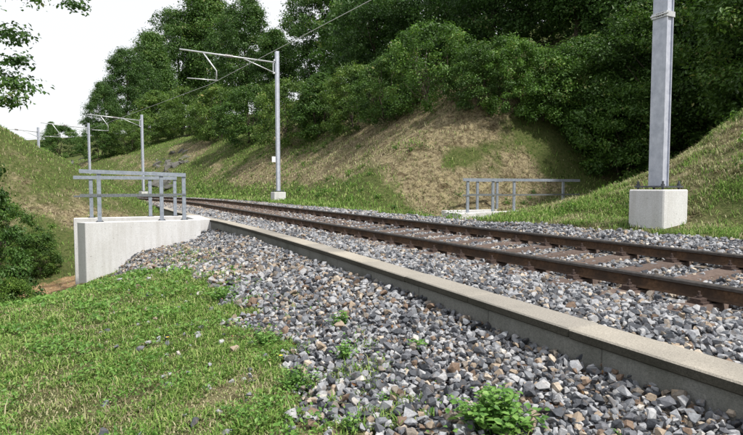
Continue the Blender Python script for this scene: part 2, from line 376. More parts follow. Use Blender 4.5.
tag(ground, 'grassy ground and dry cutting slopes around the railway', 'ground', kind='structure')

# gravel bank and ballast bed sheets
def strip_mesh(name, ss, vs, zf):
    S, Vv = np.meshgrid(ss, vs, indexing='ij'); x, y = pos2(S, Vv); z = zf(S, Vv, x, y)
    a, b = S.shape; i, j = np.meshgrid(np.arange(a - 1), np.arange(b - 1), indexing='ij')
    return np_mesh(name, np.stack([x, y, z + CAMZ], -1).reshape(-1, 3), np.stack([i * b + j, i * b + j + 1, (i + 1) * b + j + 1, (i + 1) * b + j], -1).reshape(-1, 4)[:, ::-1], True)
gb = obj('gravel_bank', strip_mesh('gravel_bank', np.arange(-3, 15.5, 0.14), np.linspace(0.2, 2.74, 26),
         lambda S, Vv, x, y: height(x, y) - 0.03 - 0.12 * (1 - sm(0.3, 0.8, grav_mask(S, Vv)))), M['gravel_bed'])
tag(gb, 'bank of loose grey and brown crushed stone below the low wall', 'gravel', kind='structure')
bb = obj('ballast_bed', strip_mesh('ballast_bed', np.arange(-4, 80, 0.5), np.array([2.6, 2.8, 3.0, 3.2, 3.4, 3.76, 4.3, 5.0, 5.8, 6.15, 6.6, 7.0, 7.3, 7.7]),
         lambda S, Vv, x, y: ballast_z(Vv, S) - 0.02 - 0.25 * sm(3.02, 2.92, Vv - wall_off(S)) - 0.5 * sm(7.3, 7.7, Vv)), M['gravel_bed'])
tag(bb, 'grey crushed stone ballast under and beside the rails', 'ballast', kind='structure')

# ------------------------------------------------------------------ railway track
track = thing('railway_track', 'rusty single railway track on brown steel sleepers curving left', 'railway track', P(8, VC, -0.95))
TI = Matrix.Translation(track.location).inverted()
def sweep(name, prof, ss, vc, zc, flip=False, head_idx=()):
    bm = bmesh.new(); rings = []
    for s in ss:
        rings.append([bm.verts.new(P(s, vc + a, zc + b)) for a, b in prof])
    nP = len(prof)
    for i in range(len(rings) - 1):
        for k in range(nP):
            f = bm.faces.new((rings[i][k], rings[i][(k + 1) % nP], rings[i + 1][(k + 1) % nP], rings[i + 1][k]))
            if k in head_idx: f.material_index = 1
    bm.faces.new(rings[0]); bm.faces.new(rings[-1][::-1])
    return bm_mesh(name, bm)
RP = [(-.0625, -.150), (.0625, -.150), (.0625, -.141), (.012, -.126), (.009, -.108), (.009, -.048), (.033, -.038), (.0345, -.012), (.026, -.002), (0, 0),
      (-.026, -.002), (-.0345, -.012), (-.033, -.038), (-.009, -.048), (-.009, -.108), (-.012, -.126), (-.0625, -.141)]
rs = list(np.arange(-4, 26, 3.0)) + list(np.arange(26, 78, 1.5))
for vr, zr in ((4.31, -.762), (5.81, -.682)):
    me = sweep('rail', [(a_, b_ * .84) for a_, b_ in RP], rs, vr, zr, head_idx=(6, 7, 8, 9, 10, 11)); me.transform(TI)
    obj('rail', me, [M['rust'], M['rail_head']], track)
cant = math.atan2(0.08, 1.5)
bm = bmesh.new()                                                 # steel trough sleeper: flat top, sloping flanks, turned-down ends
prof = [(-.13, -.10), (-.095, 0), (.095, 0), (.13, -.10)]
rings = []
for x, dz, k in ((-1.24, -.12, .95), (-1.17, -.012, .97), (-1.05, 0, 1), (1.05, 0, 1), (1.17, -.012, .97), (1.24, -.12, .95)):
    rings.append([bm.verts.new((x, py * k, pz * 0.9 + dz)) for py, pz in prof])
for i in range(5):
    for k in range(3): bm.faces.new((rings[i][k], rings[i][k + 1], rings[i + 1][k + 1], rings[i + 1][k]))
bm.faces.new(rings[0]); bm.faces.new(rings[-1])
SL = bm_mesh('sleeper', bm)
bm = bmesh.new()                                                 # rail clip: base plate, clamp and bolt with nut
add_box(bm, -.055, .055, -.065, .065, 0, .016)
add_box(bm, -.05, .035, -.042, .042, .016, .040)
add_tube(bm, [(0, 0, .04), (0, 0, .062)], .022, 6); add_tube(bm, [(0, 0, .062), (0, 0, .092)], .011, 6)
CL = bm_mesh('clip', bm)
SL.materials.append(M['sleeper']); CL.materials.append(M['clip'])
ds = 0.632
for k in range(-4, 62):
    s = 3.9 + ds * (k - 1) + random.uniform(-.015, .015)
    c = P(s, VC, -0.722 - 0.144)
    sl = bpy.data.objects.new('sleeper', SL); COL.objects.link(sl); sl.parent = track
    sl.matrix_local = TI @ Matrix.Translation(c) @ Matrix.Rotation(heading(s) + random.uniform(-.012, .012), 4, 'Z') @ Matrix.Rotation(-cant, 4, 'Y')
    if s < 24:
        for x, r in ((-.85, 0), (-.65, math.pi), (.65, 0), (.85, math.pi)):
            cl = bpy.data.objects.new('clip', CL); COL.objects.link(cl); cl.parent = sl
            cl.location = (x, 0, 0); cl.rotation_euler = (0, 0, r)

# ------------------------------------------------------------------ low ballast wall of one-metre elements
wall = thing('ballast_wall', 'low grey concrete wall with a pale coping holding back the ballast', 'wall', P(8, 2.86, -1.1), 0)
WI = Matrix.Translation(wall.location).inverted()
k = 0
s = -3.3
while s < 24.5:
    L = 1.1; rr = random.Random(k)
    curve = wall_off
    o0, o1 = curve(s), curve(s + L)
    dz = rr.uniform(-.002, .002); dv = rr.uniform(-.003, .003); g = 0.0025
    bm = bmesh.new()
    add_prism(bm, [(s + g, 2.755 + o0), (s + L - g, 2.755 + o1), (s + L - g, 2.97 + o1), (s + g, 2.97 + o0)], -1.75, -0.945)
    for vtx in bm.verts: vtx.co = P(vtx.co.x, vtx.co.y + dv, vtx.co.z + dz)
    bmesh.ops.recalc_face_normals(bm, faces=bm.faces)
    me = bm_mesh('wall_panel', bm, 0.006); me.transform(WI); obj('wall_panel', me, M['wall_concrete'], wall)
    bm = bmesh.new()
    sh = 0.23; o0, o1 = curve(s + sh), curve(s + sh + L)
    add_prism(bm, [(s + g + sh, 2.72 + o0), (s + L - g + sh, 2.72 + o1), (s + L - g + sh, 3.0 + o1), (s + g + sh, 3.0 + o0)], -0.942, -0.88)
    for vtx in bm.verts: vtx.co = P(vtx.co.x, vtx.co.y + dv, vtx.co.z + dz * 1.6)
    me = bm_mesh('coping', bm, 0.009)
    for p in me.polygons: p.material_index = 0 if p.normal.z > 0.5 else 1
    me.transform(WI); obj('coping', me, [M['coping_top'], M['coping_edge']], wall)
    s += L; k += 1

# ------------------------------------------------------------------ culvert headwalls and their guard railings
def v_at(s, px):                                                 # lateral position on the line s = const that the pixel column px sees
    t = (px - PXC) / FPX; return (t * D[1] * s - D[0] * s) / (U[0] - t * U[1])
def prism_sv(name, pts, z0, z1, bevel, mat, parent, chamfer=True):
    bm = bmesh.new(); add_prism(bm, pts, z0, z1)
    for vtx in bm.verts: vtx.co = P(vtx.co.x, vtx.co.y, vtx.co.z) - parent.location
    return obj(name, bm_mesh(name, bm, bevel), mat, parent)
ZT = -0.86
hw = thing('culvert_headwall', 'pale concrete culvert wing walls beside the gravel bank at left', 'headwall', P(15.0, 1.0, -3.4))
prism_sv('wing_wall', [(14.95, -.376), (14.95, 2.36), (15.27, 2.36), (15.27, -.56)], -3.8, ZT, .012, M['pale_concrete'], hw)
prism_sv('wing_wall', [(17.13, -.71), (17.13, 2.72), (17.45, 2.72), (17.45, -.71)], -3.8, ZT, .012, M['pale_concrete'], hw)
prism_sv('head_wall', [(15.275, 2.30), (15.275, 2.70), (17.125, 2.70), (17.125, 2.30)], -3.8, ZT - .01, .012, M['pale_concrete'], hw)
prism_sv('channel_floor', [(15.275, -1.2), (15.275, 2.295), (17.125, 2.295), (17.125, -1.2)], -3.9, -3.05, .012, M['wall_concrete'], hw)
fw = thing('culvert_headwall', 'low concrete culvert parapet under the railing across the track', 'headwall', P(14.8, 11, -1.6))
prism_sv('head_wall', [(14.45, 10.45), (14.45, 11.25), (15.35, 11.25), (15.35, 10.45)], -1.9, ZT + .02, .012, M['pale_concrete'], fw)
prism_sv('wing_wall', [(14.55, 11.255), (14.55, 16.0), (14.85, 16.0), (14.85, 11.255)], -1.9, ZT + .04, .012, M['pale_concrete'], fw)
prism_sv('wing_wall', [(15.9, 10.9), (15.9, 13.2), (16.2, 13.2), (16.2, 10.9)], -1.9, ZT + .04, .012, M['pale_concrete'], fw)

def railing(name, label, base, runs, zt, group, post_w=.095, drop=0.0):
    """runs: (posts [(s,v)], ends ((s,v),(s,v)) of the rails)"""
    t = thing(name, label, 'railing', base, 0, group)
    L0 = t.location
    for posts, e0, e1, off in runs:
        h = heading((e0[0] + e1[0]) / 2)
        a, b = P(*e0, zt), P(*e1, zt); d = (b - a).normalized(); nn = Vector((-d.y, d.x, 0))
        for ps in posts:
            p = P(*ps, ZT); zp = zt - drop * (Vector((p.x, p.y, 0)) - Vector((a.x, a.y, 0))).length / (b - a).length
            bm = bmesh.new(); add_box(bm, -post_w / 2, post_w / 2, -.028, .028, 0, zp - ZT - 0.002)
            bmesh.ops.rotate(bm, verts=bm.verts, cent=(0, 0, 0), matrix=Matrix.Rotation(math.atan2(d.y, d.x), 3, 'Z'))
            post = obj('post', bm_mesh('post', bm, .004), M['railing'], t, p - L0)
            bm = bmesh.new(); add_box(bm, -.09, .09, -.07, .07, 0, .014)
            for bx_, by_ in ((-.06, -.05), (.06, -.05), (.06, .05), (-.06, .05)): add_tube(bm, [(bx_, by_, .014), (bx_, by_, .034)], .011, 6)
            bmesh.ops.rotate(bm, verts=bm.verts, cent=(0, 0, 0), matrix=Matrix.Rotation(math.atan2(d.y, d.x), 3, 'Z'))
            obj('foot_plate', bm_mesh('foot_plate', bm), M['dark_steel'], post)
        for nm, z, hgt, dep, mt in (('top_rail', zt, .085, .10, 'railing'), ('middle_rail', ZT + .52 * (zt - ZT), .05, .012, 'mid_steel')):
            bm = bmesh.new(); ln = (b - a).length
            if nm == 'top_rail':                                 # angle profile, flat leg on top of the posts
                add_box(bm, 0, ln, -dep / 2, dep / 2, 0, .009); add_box(bm, 0, ln, dep * off - .0045 - .003, dep * off + .0045 - .003, -hgt, -.0005)
            else: add_box(bm, 0, ln, -.045, -.030, -hgt / 2, hgt / 2)
            if nm == 'top_rail':
                for vt in bm.verts: vt.co.z -= drop * vt.co.x / ln
            bmesh.ops.rotate(bm, verts=bm.verts, cent=(0, 0, 0), matrix=Matrix.Rotation(math.atan2(d.y, d.x), 3, 'Z'))
            obj(nm, bm_mesh(nm, bm), M[mt], t, Vector((a.x, a.y, z + CAMZ)) - L0)
    return t
ZR = 0.38
railing('guard_railing', 'grey steel railing along the nearer wing wall of the culvert', P(15.1, 1, ZT),
        [([(15.1, v_at(15.1, 99.3)), (15.1, v_at(15.1, 161.6)), (15.1, v_at(15.1, 184))], (15.1, v_at(15.1, 80)), (15.1, v_at(15.1, 186)), -.5)], ZR + .06, 'culvert railings', drop=.07)
railing('guard_railing', 'grey steel railing on the farther wing wall, seen behind the near one', P(17.3, 1, ZT),
        [([(17.3, v_at(17.3, 91.3)), (17.3, v_at(17.3, 150.3)), (17.3, v_at(17.3, 175))], (17.3, v_at(17.3, 74)), (17.3, v_at(17.3, 177)), -.5)], ZR - .06, 'culvert railings')
railing('guard_railing', 'long grey steel railing on the parapet across the track', P(14.7, 12, ZT),
        [([(14.7, v_at(14.7, p)) for p in (467.6, 492.8, 513.9, 562.8)], (14.7, v_at(14.7, 462)), (14.7, v_at(14.7, 578.5)), -.5)], ZR - .08, 'culvert railings')
railing('guard_railing', 'short grey railing behind the left end of the long one across the track', P(16.05, 12, ZT),
        [([(16.05, v_at(16.05, p)) for p in (477.3, 497)], (16.05, v_at(16.05, 466)), (16.05, v_at(16.05, 501)), -.5)], ZR - .08, 'culvert railings')

# ------------------------------------------------------------------ catenary masts (local x across the track away from it, y along it)
def h_beam(bm, w, dpt, t, z0, z1):
    add_box(bm, -dpt / 2, -dpt / 2 + t, -w / 2, w / 2, z0, z1); add_box(bm, dpt / 2 - t, dpt / 2, -w / 2, w / 2, z0, z1)
    add_box(bm, -dpt / 2 + t + .0005, dpt / 2 - t - .0005, -w / 2 + .022, w / 2 - .022, z0, z1)
MB = {}
bm = bmesh.new(); h_beam(bm, .24, .15, .014, .056, 6.75); MB['post'] = bm_mesh('post', bm)
bm = bmesh.new(); add_box(bm, -.29, .29, -.30, .30, -.9, 0.0); MB['foundation'] = bm_mesh('foundation', bm, .018)
bm = bmesh.new(); add_box(bm, -.23, .23, -.25, .25, .03, .055)
for bx_, by_ in ((-.19, -.21), (.19, -.21), (.19, .21), (-.19, .21)):
    add_tube(bm, [(bx_, by_, -.01), (bx_, by_, .0299)], .016, 6); add_tube(bm, [(bx_, by_, .0551), (bx_, by_, .085)], .030, 6); add_tube(bm, [(bx_, by_, .0851), (bx_, by_, .13)], .016, 6)
MB['base_plate'] = bm_mesh('base_plate', bm)
bm = bmesh.new()                                                 # main tube, stay, bracket
add_tube(bm, [(-.09, 0, 6.22), (-4.45, 0, 6.36)], .038, 8)
MB['cantilever_arm'] = bm_mesh('cantilever_arm', bm, smooth=True)
bm = bmesh.new(); add_tube(bm, [(-.17, 0, 5.74), (-1.6, 0, 6.24)], .026, 8); MB['stay'] = bm_mesh('stay', bm, smooth=True)
bm = bmesh.new(); add_tube(bm, [(-.19, 0, 6.22), (-.19, 0, 5.72)], .024, 8); add_box(bm, -.2, -.086, -.05, .05, 5.68, 5.76); add_box(bm, -.16, -.086, -.06, .06, 6.28, 6.36)
MB['mast_bracket'] = bm_mesh('mast_bracket', bm)
bm = bmesh.new(); add_tube(bm, [(-3.45, 0, 6.33), (-2.86, 0, 5.56), (-2.86, 0, 5.14)], .030, 8); MB['drop_bracket'] = bm_mesh('drop_bracket', bm, smooth=True)
bm = bmesh.new(); add_tube(bm, [(-2.80, 0, 5.13), (-4.15, 0, 5.12)], .022, 8); MB['registration_arm'] = bm_mesh('registration_arm', bm, smooth=True)
bm = bmesh.new()
for q in range(6): add_tube(bm, [(-2.45 + q * .06, 0, 6.295 - q * .0019), (-2.425 + q * .06, 0, 6.294 - q * .0019)], .075, 10)
MB['insulator'] = bm_mesh('insulator', bm, smooth=False)
bm = bmesh.new(); add_box(bm, -.098, .098, -.128, .128, 2.62, 2.70); add_tube(bm, [(-.10, -.16, 2.66), (-.10, .14, 2.66)], .014, 6); MB['clamp_band'] = bm_mesh('clamp_band', bm)
MBM = dict(post='steel', foundation='pale_concrete', base_plate='dark_steel', cantilever_arm='tube', stay='tube', mast_bracket='tube', drop_bracket='tube', registration_arm='tube', insulator='insulator', clamp_band='tube')
def mast(s, v, zb, label, extra=0, lean=0.0, hscale=1.0):
    t = thing('catenary_mast', label, 'mast', P(s, v, zb), heading(s), 'catenary masts along the track')
    t.rotation_euler = (0, lean, heading(s))
    for nm, me in MB.items():
        if nm == 'clamp_band' and not extra: continue
        obj(nm, me, M[MBM[nm]], t)
    return t
m1 = mast(5.55, 7.78, -0.03, 'near grey steel mast on a concrete block right of the far railing', 1)
bm = bmesh.new()
for y0, w in ((-.075, .03), (-.035, .022), (-.005, .03), (.035, .016)): add_box(bm, -.1005, -.0982, y0, y0 + w, 2.635, 2.685)
obj('number_mark', bm_mesh('number_mark', bm), M['black'], m1)
m2 = mast(25.6, 7.72, -0.22, 'grey steel mast with its cantilever arm over the track, on a concrete block')
pl = obj('number_plate', box_me('number_plate', -.30, -.098, -.01, .01, 1.45, 1.72, 0), M['white'], m2)
m3 = mast(51.5, 7.8, -0.35, 'thin distant mast rising right behind the near culvert railing, tallest of three')
m4 = mast(62.0, 7.8, -0.25, 'distant mast left of the railing, middle one of the three')
m5 = mast(71.5, 7.8, -0.1, 'farthest mast, standing behind the crest of the left grass hill')

wire = obj('contact_wire', tube_me('contact_wire', [P(-2, 7.6, 5.3), P(5.5, 6.9, 4.95), P(12, 6.25, 4.72), P(25.6, 4.6, 4.72), P(51.5, 3.4, 4.75), P(63, 3.6, 4.75), P(75, 3.6, 4.8)], .010, 5), M['wire'])
tag(wire, 'thin overhead contact wire running above the track to the farthest mast', 'wire')

# ------------------------------------------------------------------ stones
def stone_proto(seed):
    r = np.random.default_rng(seed)
    bm = bmesh.new(); pts = r.normal(size=(13, 3)); pts /= (np.abs(pts) ** 3.5).sum(1)[:, None] ** (1 / 3.5)
    pts *= .92 * r.uniform(.82, 1.06, (13, 1)); pts *= np.array([1.0, r.uniform(.68, .95), r.uniform(.5, .78)])
    for p in pts: bm.verts.new(p)
    res = bmesh.ops.convex_hull(bm, input=bm.verts)
    bmesh.ops.delete(bm, geom=[e for e in res['geom_interior'] if isinstance(e, bmesh.types.BMVert)], context='VERTS')
    bmesh.ops.triangulate(bm, faces=bm.faces); bmesh.ops.recalc_face_normals(bm, faces=bm.faces)
    bm.verts.index_update()
    v = np.array([x.co[:] for x in bm.verts]); f = np.array([[q.index for q in x.verts] for x in bm.faces]); bm.free()
    return v, f
PROTO = [stone_proto(100 + k) for k in range(14)]
def rotmats(n, rng, tilt=0.9):
    a = rng.uniform(0, 6.283, n); b = rng.normal(0, tilt, n); c = rng.normal(0, tilt, n)
    ca, sa, cb, sb, cc, s_c = np.cos(a), np.sin(a), np.cos(b), np.sin(b), np.cos(c), np.sin(c)
    Rm = np.empty((n, 3, 3))
    Rm[:, 0] = np.stack([ca * cb, ca * sb * s_c - sa * cc, ca * sb * cc + sa * s_c], -1)
    Rm[:, 1] = np.stack([sa * cb, sa * sb * s_c + ca * cc, sa * sb * cc - ca * s_c], -1)
    Rm[:, 2] = np.stack([-sb, cb * s_c, cb * cc], -1)
    return Rm
def stones_mesh(name, C, size, rnd, rng, tilt=0.55):
    which = rng.integers(0, len(PROTO), len(C)); Rm = rotmats(len(C), rng, tilt)
    Vs, Fs, As = [], [], []; off = 0
    for k, (pv, pf) in enumerate(PROTO):
        q = np.where(which == k)[0]
        if not len(q): continue
        vv = np.einsum('nij,vj->nvi', Rm[q], pv) * size[q][:, None, None] + C[q][:, None, :]
        Vs.append(vv.reshape(-1, 3)); Fs.append((pf[None] + (np.arange(len(q)) * len(pv))[:, None, None] + off).reshape(-1, 3))
        As.append(np.repeat(rnd[q], len(pv))); off += len(q) * len(pv)
    return np_mesh(name, np.concatenate(Vs), np.concatenate(Fs), False, {'rnd': np.concatenate(As)})
def jitter_grid(s0, s1, v0, v1, d, rng):
    a = np.arange(s0, s1, d); b = np.arange(v0, v1, d); Sg, Vg = np.meshgrid(a, b, indexing='ij')
    return (Sg + rng.uniform(-.5, .5, Sg.shape) * d).ravel(), (Vg + rng.uniform(-.5, .5, Vg.shape) * d).ravel()
def stone_tone(n, rng, warm):                                    # warm: share of brown stones
    w = rng.uniform(0, 1, n) < warm
    return np.where(w, rng.uniform(.60, 1.0, n), np.clip(rng.uniform(0, .62, n), 0, .599))
def in_view(x, y, z, mx=60, my=40):
    c, sn = math.cos(PITCH), math.sin(PITCH)
    dep = y * c - z * sn; up = y * sn + z * c
    px = PXC + FPX * x / np.maximum(dep, .1); py = PYC - FPX * up / np.maximum(dep, .1)
    return (dep > .3) & (px > -mx) & (px < 743 + mx) & (py < 435 + my), px, py, dep
rng = np.random.default_rng(11)
parts = []
for s0, s1, d in ((-1.0, 5.5, .042), (5.5, 15.4, .052)):
    for layer in range(2):
        s, v = jitter_grid(s0, s1, 0.0, 2.76, d * (1.0 if layer == 0 else 1.7), rng)
        gm = grav_mask(s, v); keep = rng.uniform(0, 1, len(s)) < np.maximum(sm(.2, .8, gm), .035 * (v > -0.4) * (s < 14.9)); s, v = s[keep], v[keep]
        x, y = pos2(s, v)
        size = d * .61 * np.exp(np.clip(rng.normal(0, .30, len(s)), -.6, .55)) * (1.0 if layer == 0 else 1.12)
        pile = 0.10 * sm(2.2, 2.7, v) * (0.5 + 0.5 * fbm(x, y, 1.2, 2, 3))
        z = height(x, y) + size * (.05 if layer == 0 else .45) + (0.0 if layer == 0 else .012) 
        warm = np.clip(.21 + .35 * sm(6, 12, s) * sm(2.6, 1.4, v) + .2 * fbm(x, y, 1.5, 2, 8), .12, .8)
        parts.append(np.stack([x, y, z, size, stone_tone(len(s), rng, warm)], -1))
G = np.concatenate(parts)
vis, px, py, dep = in_view(G[:, 0], G[:, 1], G[:, 2])
G = G[vis]; px, py, dep = px[vis], py[vis], dep[vis]
app = G[:, 3] / dep * ((px > 4) & (px < 739) & (py < 431)) * np.where(G[:, 2] - height(G[:, 0], G[:, 1]) > .008, 1, .8)
order = np.argsort(-app); near, rest = order[:290], order[290:]
st_me = []
for k in range(14):
    me = np_mesh('stone', PROTO[k][0], PROTO[k][1]); me.materials.append(M['stone_one']); st_me.append(me)
Rn = rotmats(len(near), rng, .5)
for q, i in enumerate(near):
    o = bpy.data.objects.new('stone', st_me[q % 14]); COL.objects.link(o); o.parent = gb
    mtx = Matrix([list(Rn[q][r] * G[i, 3]) + [G[i, r] + (CAMZ if r == 2 else 0)] for r in range(3)] + [[0, 0, 0, 1]])
    o.matrix_local = mtx
Gr = G[rest]; C = Gr[:, :3].copy(); C[:, 2] += CAMZ
tag(obj('loose_gravel', stones_mesh('loose_gravel', C, Gr[:, 3], Gr[:, 4], rng), M['stone_many'], gb), kind='stuff')

parts = []
for s0, s1, d, lay in ((0.8, 9.0, .046, 2), (9.0, 18, .068, 2), (18, 30, .11, 1), (30, 52, .17, 1)):
    for layer in range(lay):
        s, v = jitter_grid(s0, s1, 2.62, 7.35, d * (1 if layer == 0 else 1.9), rng)
        ph = np.abs(((s - 3.9) / ds + .5) % 1.0 - .5) * ds
        on_sl = (ph < .105) & (v > 3.85) & (v < 6.27)
        rail = (np.abs(v - 4.31) < .10) | (np.abs(v - 5.81) < .10)
        keep = ~rail & (v > 3.0 + wall_off(s) + .015) & (rng.uniform(0, 1, len(s)) > np.where(on_sl, .82, 0.0)) & (v < 7.15 + .18 * fbm(s, v, .8, 2, 2))
        s, v = s[keep], v[keep]; x, y = pos2(s, v)
        size = d * .62 * np.exp(np.clip(rng.normal(0, .28, len(s)), -.6, .5)); size = np.minimum(size, .055)
        on_sl = on_sl[keep]
        z = ballast_z(v, s) + size * (.05 if layer == 0 else .5) + np.where(on_sl, .012, -.008 * sm(.2, .0, np.abs(v - 5.06) - .6))
        warm = np.clip(np.where((v > 3.9) & (v < 6.2), .22 + .3 * sm(12, 22, s), .14) + .3 * sm(18, 28, s), 0, .8)
        parts.append(np.stack([x, y, z, size, stone_tone(len(s), rng, warm)], -1))
G = np.concatenate(parts); vis = in_view(G[:, 0], G[:, 1], G[:, 2])[0]; G = G[vis]
C = G[:, :3].copy(); C[:, 2] += CAMZ
tag(obj('ballast_stones', stones_mesh('ballast_stones', C, G[:, 3], G[:, 4], rng), M['stone_many'], bb), kind='stuff')

# ------------------------------------------------------------------ grass
def blades(name, C, length, width, rnd, dry, rng, lean=.6, lie=0.0):
    n = len(C); a = rng.uniform(0, 6.283, n); t = np.stack([np.cos(a), np.sin(a), np.zeros(n)], -1); b = np.stack([-np.sin(a), np.cos(a), np.zeros(n)], -1)
    le = np.abs(rng.normal(lean, .25, n)) + lie * rng.uniform(0, 1, n)
    up = np.array([0, 0, 1.0])
    d1 = t * np.sin(le * .5)[:, None] + up * np.cos(le * .5)[:, None]
    d2 = t * np.sin(np.minimum(le * 1.6, 2.0))[:, None] + up * np.cos(np.minimum(le * 1.6, 2.0))[:, None]
    p0 = C; p1 = C + d1 * (length * .55)[:, None]; p2 = p1 + d2 * (length * .45)[:, None]
    w = (b * width[:, None]) * .5
    V = np.stack([p0 - w, p0 + w, p1 + w * .8, p1 - w * .8, p2], 1).reshape(-1, 3)
    o = (np.arange(n) * 5)[:, None, None]; f = np.array([[0, 1, 2], [0, 2, 3], [3, 2, 4]])[None] + o
    return np_mesh(name, V, f.reshape(-1, 3), True, {'rnd': np.repeat(rnd, 5), 'dry': np.repeat(dry, 5)})
rng = np.random.default_rng(21)
# foreground turf
N = 2200000
s = rng.uniform(0.9, 1.0, N) * 0 + 0.9 + 15.1 * rng.uniform(0, 1, N) ** 1.5; v = rng.uniform(-5.0, 2.0, N); x, y = pos2(s, v); r = np.hypot(x, y)
gm = grav_mask(s, v); cl = fbm(x, y, .45, 3, 9); cl2 = fbm(x, y, 1.6, 2, 12)
soilp = soil_amount(x, y)
dens = np.clip(np.clip(.66 + .65 * cl + .25 * cl2, .2, 1) * (1 - sm(.1, .55, gm)) + .22 * (gm > .3) * (cl > .38) * (v < 1.9), 0, 1) * (1 - .9 * np.clip(soilp * 1.6, 0, 1))
dens *= np.where((s > 14.85) & (v > -.9), 0, 1) * np.where((s > 14.9), .4, 1)
keep = rng.uniform(0, 1, N) < dens * .72 * np.minimum(1, (3.2 / r) ** 1.1)
z = height(x, y); vis, px, py, dep = in_view(x, y, z + .05)
keep &= vis; x, y, z, r, cl, cl2 = x[keep], y[keep], z[keep], r[keep], cl[keep], cl2[keep]; n_ = len(x)
far = np.clip(r / 4.0, 1, 3.0)
length = np.clip(rng.normal(.040, .015, n_) * (1 + .8 * np.clip(cl, -.5, 1)) * np.where(rng.uniform(0, 1, n_) < .015, 2.0, 1), .02, .2) * (.8 + .2 * far); width = rng.uniform(.004, .0085, n_) * far ** .8
dryp = np.clip(.20 - .6 * cl - .5 * cl2 + .1 * sm(1.0, -1.0, sv_of(x, y)[1]), .06, .92); dry = (rng.uniform(0, 1, n_) < dryp).astype(float) * rng.uniform(.5, 1, n_)
turf = obj('turf', blades('turf', np.stack([x, y, z + CAMZ - .004], -1), length, width, rng.uniform(0, 1, n_), dry, rng, .75, .5), M['blade'])
tag(turf, 'short patchy green grass with straw on the near bank', 'grass', kind='stuff')
# broad clover-like leaves in the turf
def leaf_mesh(name, C, L, W, nrm, tdir, rnd):
    b = np.cross(nrm, tdir); b /= np.linalg.norm(b, axis=1)[:, None] + 1e-9
    t = tdir * (L * .5)[:, None]; b = b * (W * .5)[:, None]; lift = nrm * (W * .22)[:, None]
    V = np.stack([C - t, C + b + lift - t * .1, C + t, C - b + lift - t * .1], 1).reshape(-1, 3); o = (np.arange(len(C)) * 4)[:, None, None]
    return np_mesh(name, V, (np.array([[0, 1, 2], [0, 2, 3]])[None] + o).reshape(-1, 3), False, {'rnd': np.repeat(rnd, 4)})
def rand_dirs(n, rng, up=0.0):
    q = rng.normal(size=(n, 3)); q[:, 2] += up; return q / np.linalg.norm(q, axis=1)[:, None]
N = 260000
s = 0.8 + 12 * rng.uniform(0, 1, N) ** 1.5; v = rng.uniform(-4, 1.7, N); x, y = pos2(s, v); r = np.hypot(x, y)
cl = fbm(x, y, .55, 3, 15); keep = (rng.uniform(0, 1, N) < np.clip(cl * 1.5 - .05, 0, 1) * np.minimum(1, (3.2 / r) ** 1.2)) & (rng.uniform(0, 1, N) > grav_mask(s, v) * .85)
z = height(x, y); keep &= in_view(x, y, z)[0]; x, y, z, r = x[keep], y[keep], z[keep], r[keep]; n_ = len(x)
nr = rand_dirs(n_, rng, 1.6); td = np.cross(nr, rand_dirs(n_, rng)); td /= np.linalg.norm(td, axis=1)[:, None]
L = np.exp(rng.uniform(math.log(.014), math.log(.040), n_)) * np.clip(r / 4, 1, 2)
cw = obj('clover', leaf_mesh('clover', np.stack([x, y, z + CAMZ + rng.uniform(.015, .10, n_)], -1), L, L * .6, nr, td, rng.uniform(0, 1, n_)), M['weed_leaf'])
cw.color = (.95, .95, .9, 1); tag(cw, 'low broad-leaved clover and weeds mixed through the near grass', 'weeds', kind='stuff')

# cutting slope: mown dry grass with green patches
N = 680000
nearp = rng.uniform(0, 1, N) < .45
s = np.where(nearp, rng.uniform(0, 15, N), rng.uniform(12, 80, N)); v = np.where(nearp, rng.uniform(7.15, 14, N), 7.15 + 17 * rng.uniform(0, 1, N) ** 1.35); x, y = pos2(s, v)
g = np.clip(green_amount(x, y), 0, 1); z = height(x, y); vis, px, py, dep = in_view(x, y, z, 20)
keep = vis & (rng.uniform(0, 1, N) < np.clip((11.0 / np.maximum(dep, 4)) ** .8, 0, 1) * np.clip(.45 + .5 * fbm(x, y, 1.2, 3, 17) + .6 * fbm(x, y, .42, 2, 25), .05, 1)); 
blk = np.zeros(N, bool)
for ms, mv in ((5.55, 7.78), (25.6, 7.72)): blk |= (np.abs(s - ms) < .33) & (np.abs(v - mv) < .33)
blk |= (s > 14.3) & (s < 15.5) & (v > 10.3) & (v < 13.4)
blk |= (s > 9.6) & (s < 15.8) & (v > 7.1) & (v < 10.6) & (rng.uniform(0, 1, N) < .97)
keep &= ~blk
s, v, x, y, z, g, dep = s[keep], v[keep], x[keep], y[keep], z[keep], g[keep], dep[keep]; n_ = len(x)
gn = fbm(x, y, .9, 2, 19)
dry = (rng.uniform(0, 1, n_) > sm(.3, .7, g + .25 * gn)).astype(float)
k_ = np.clip(dep / 12, .5, 3.2)
length = rng.uniform(.07, .20, n_) * np.where(dry > .5, 1.0, 1.15) * np.clip(k_, .8, 1.5); width = rng.uniform(.008, .017, n_) * k_
slope_g = obj('slope_grass', blades('slope_grass', np.stack([x, y, z + CAMZ - .01], -1), length, width, rng.uniform(0, 1, n_), dry * rng.uniform(.35, 1, n_), rng, .8, .7), M['blade'])
tag(slope_g, 'dry mown grass with green patches on the cutting slope', 'grass', kind='stuff')
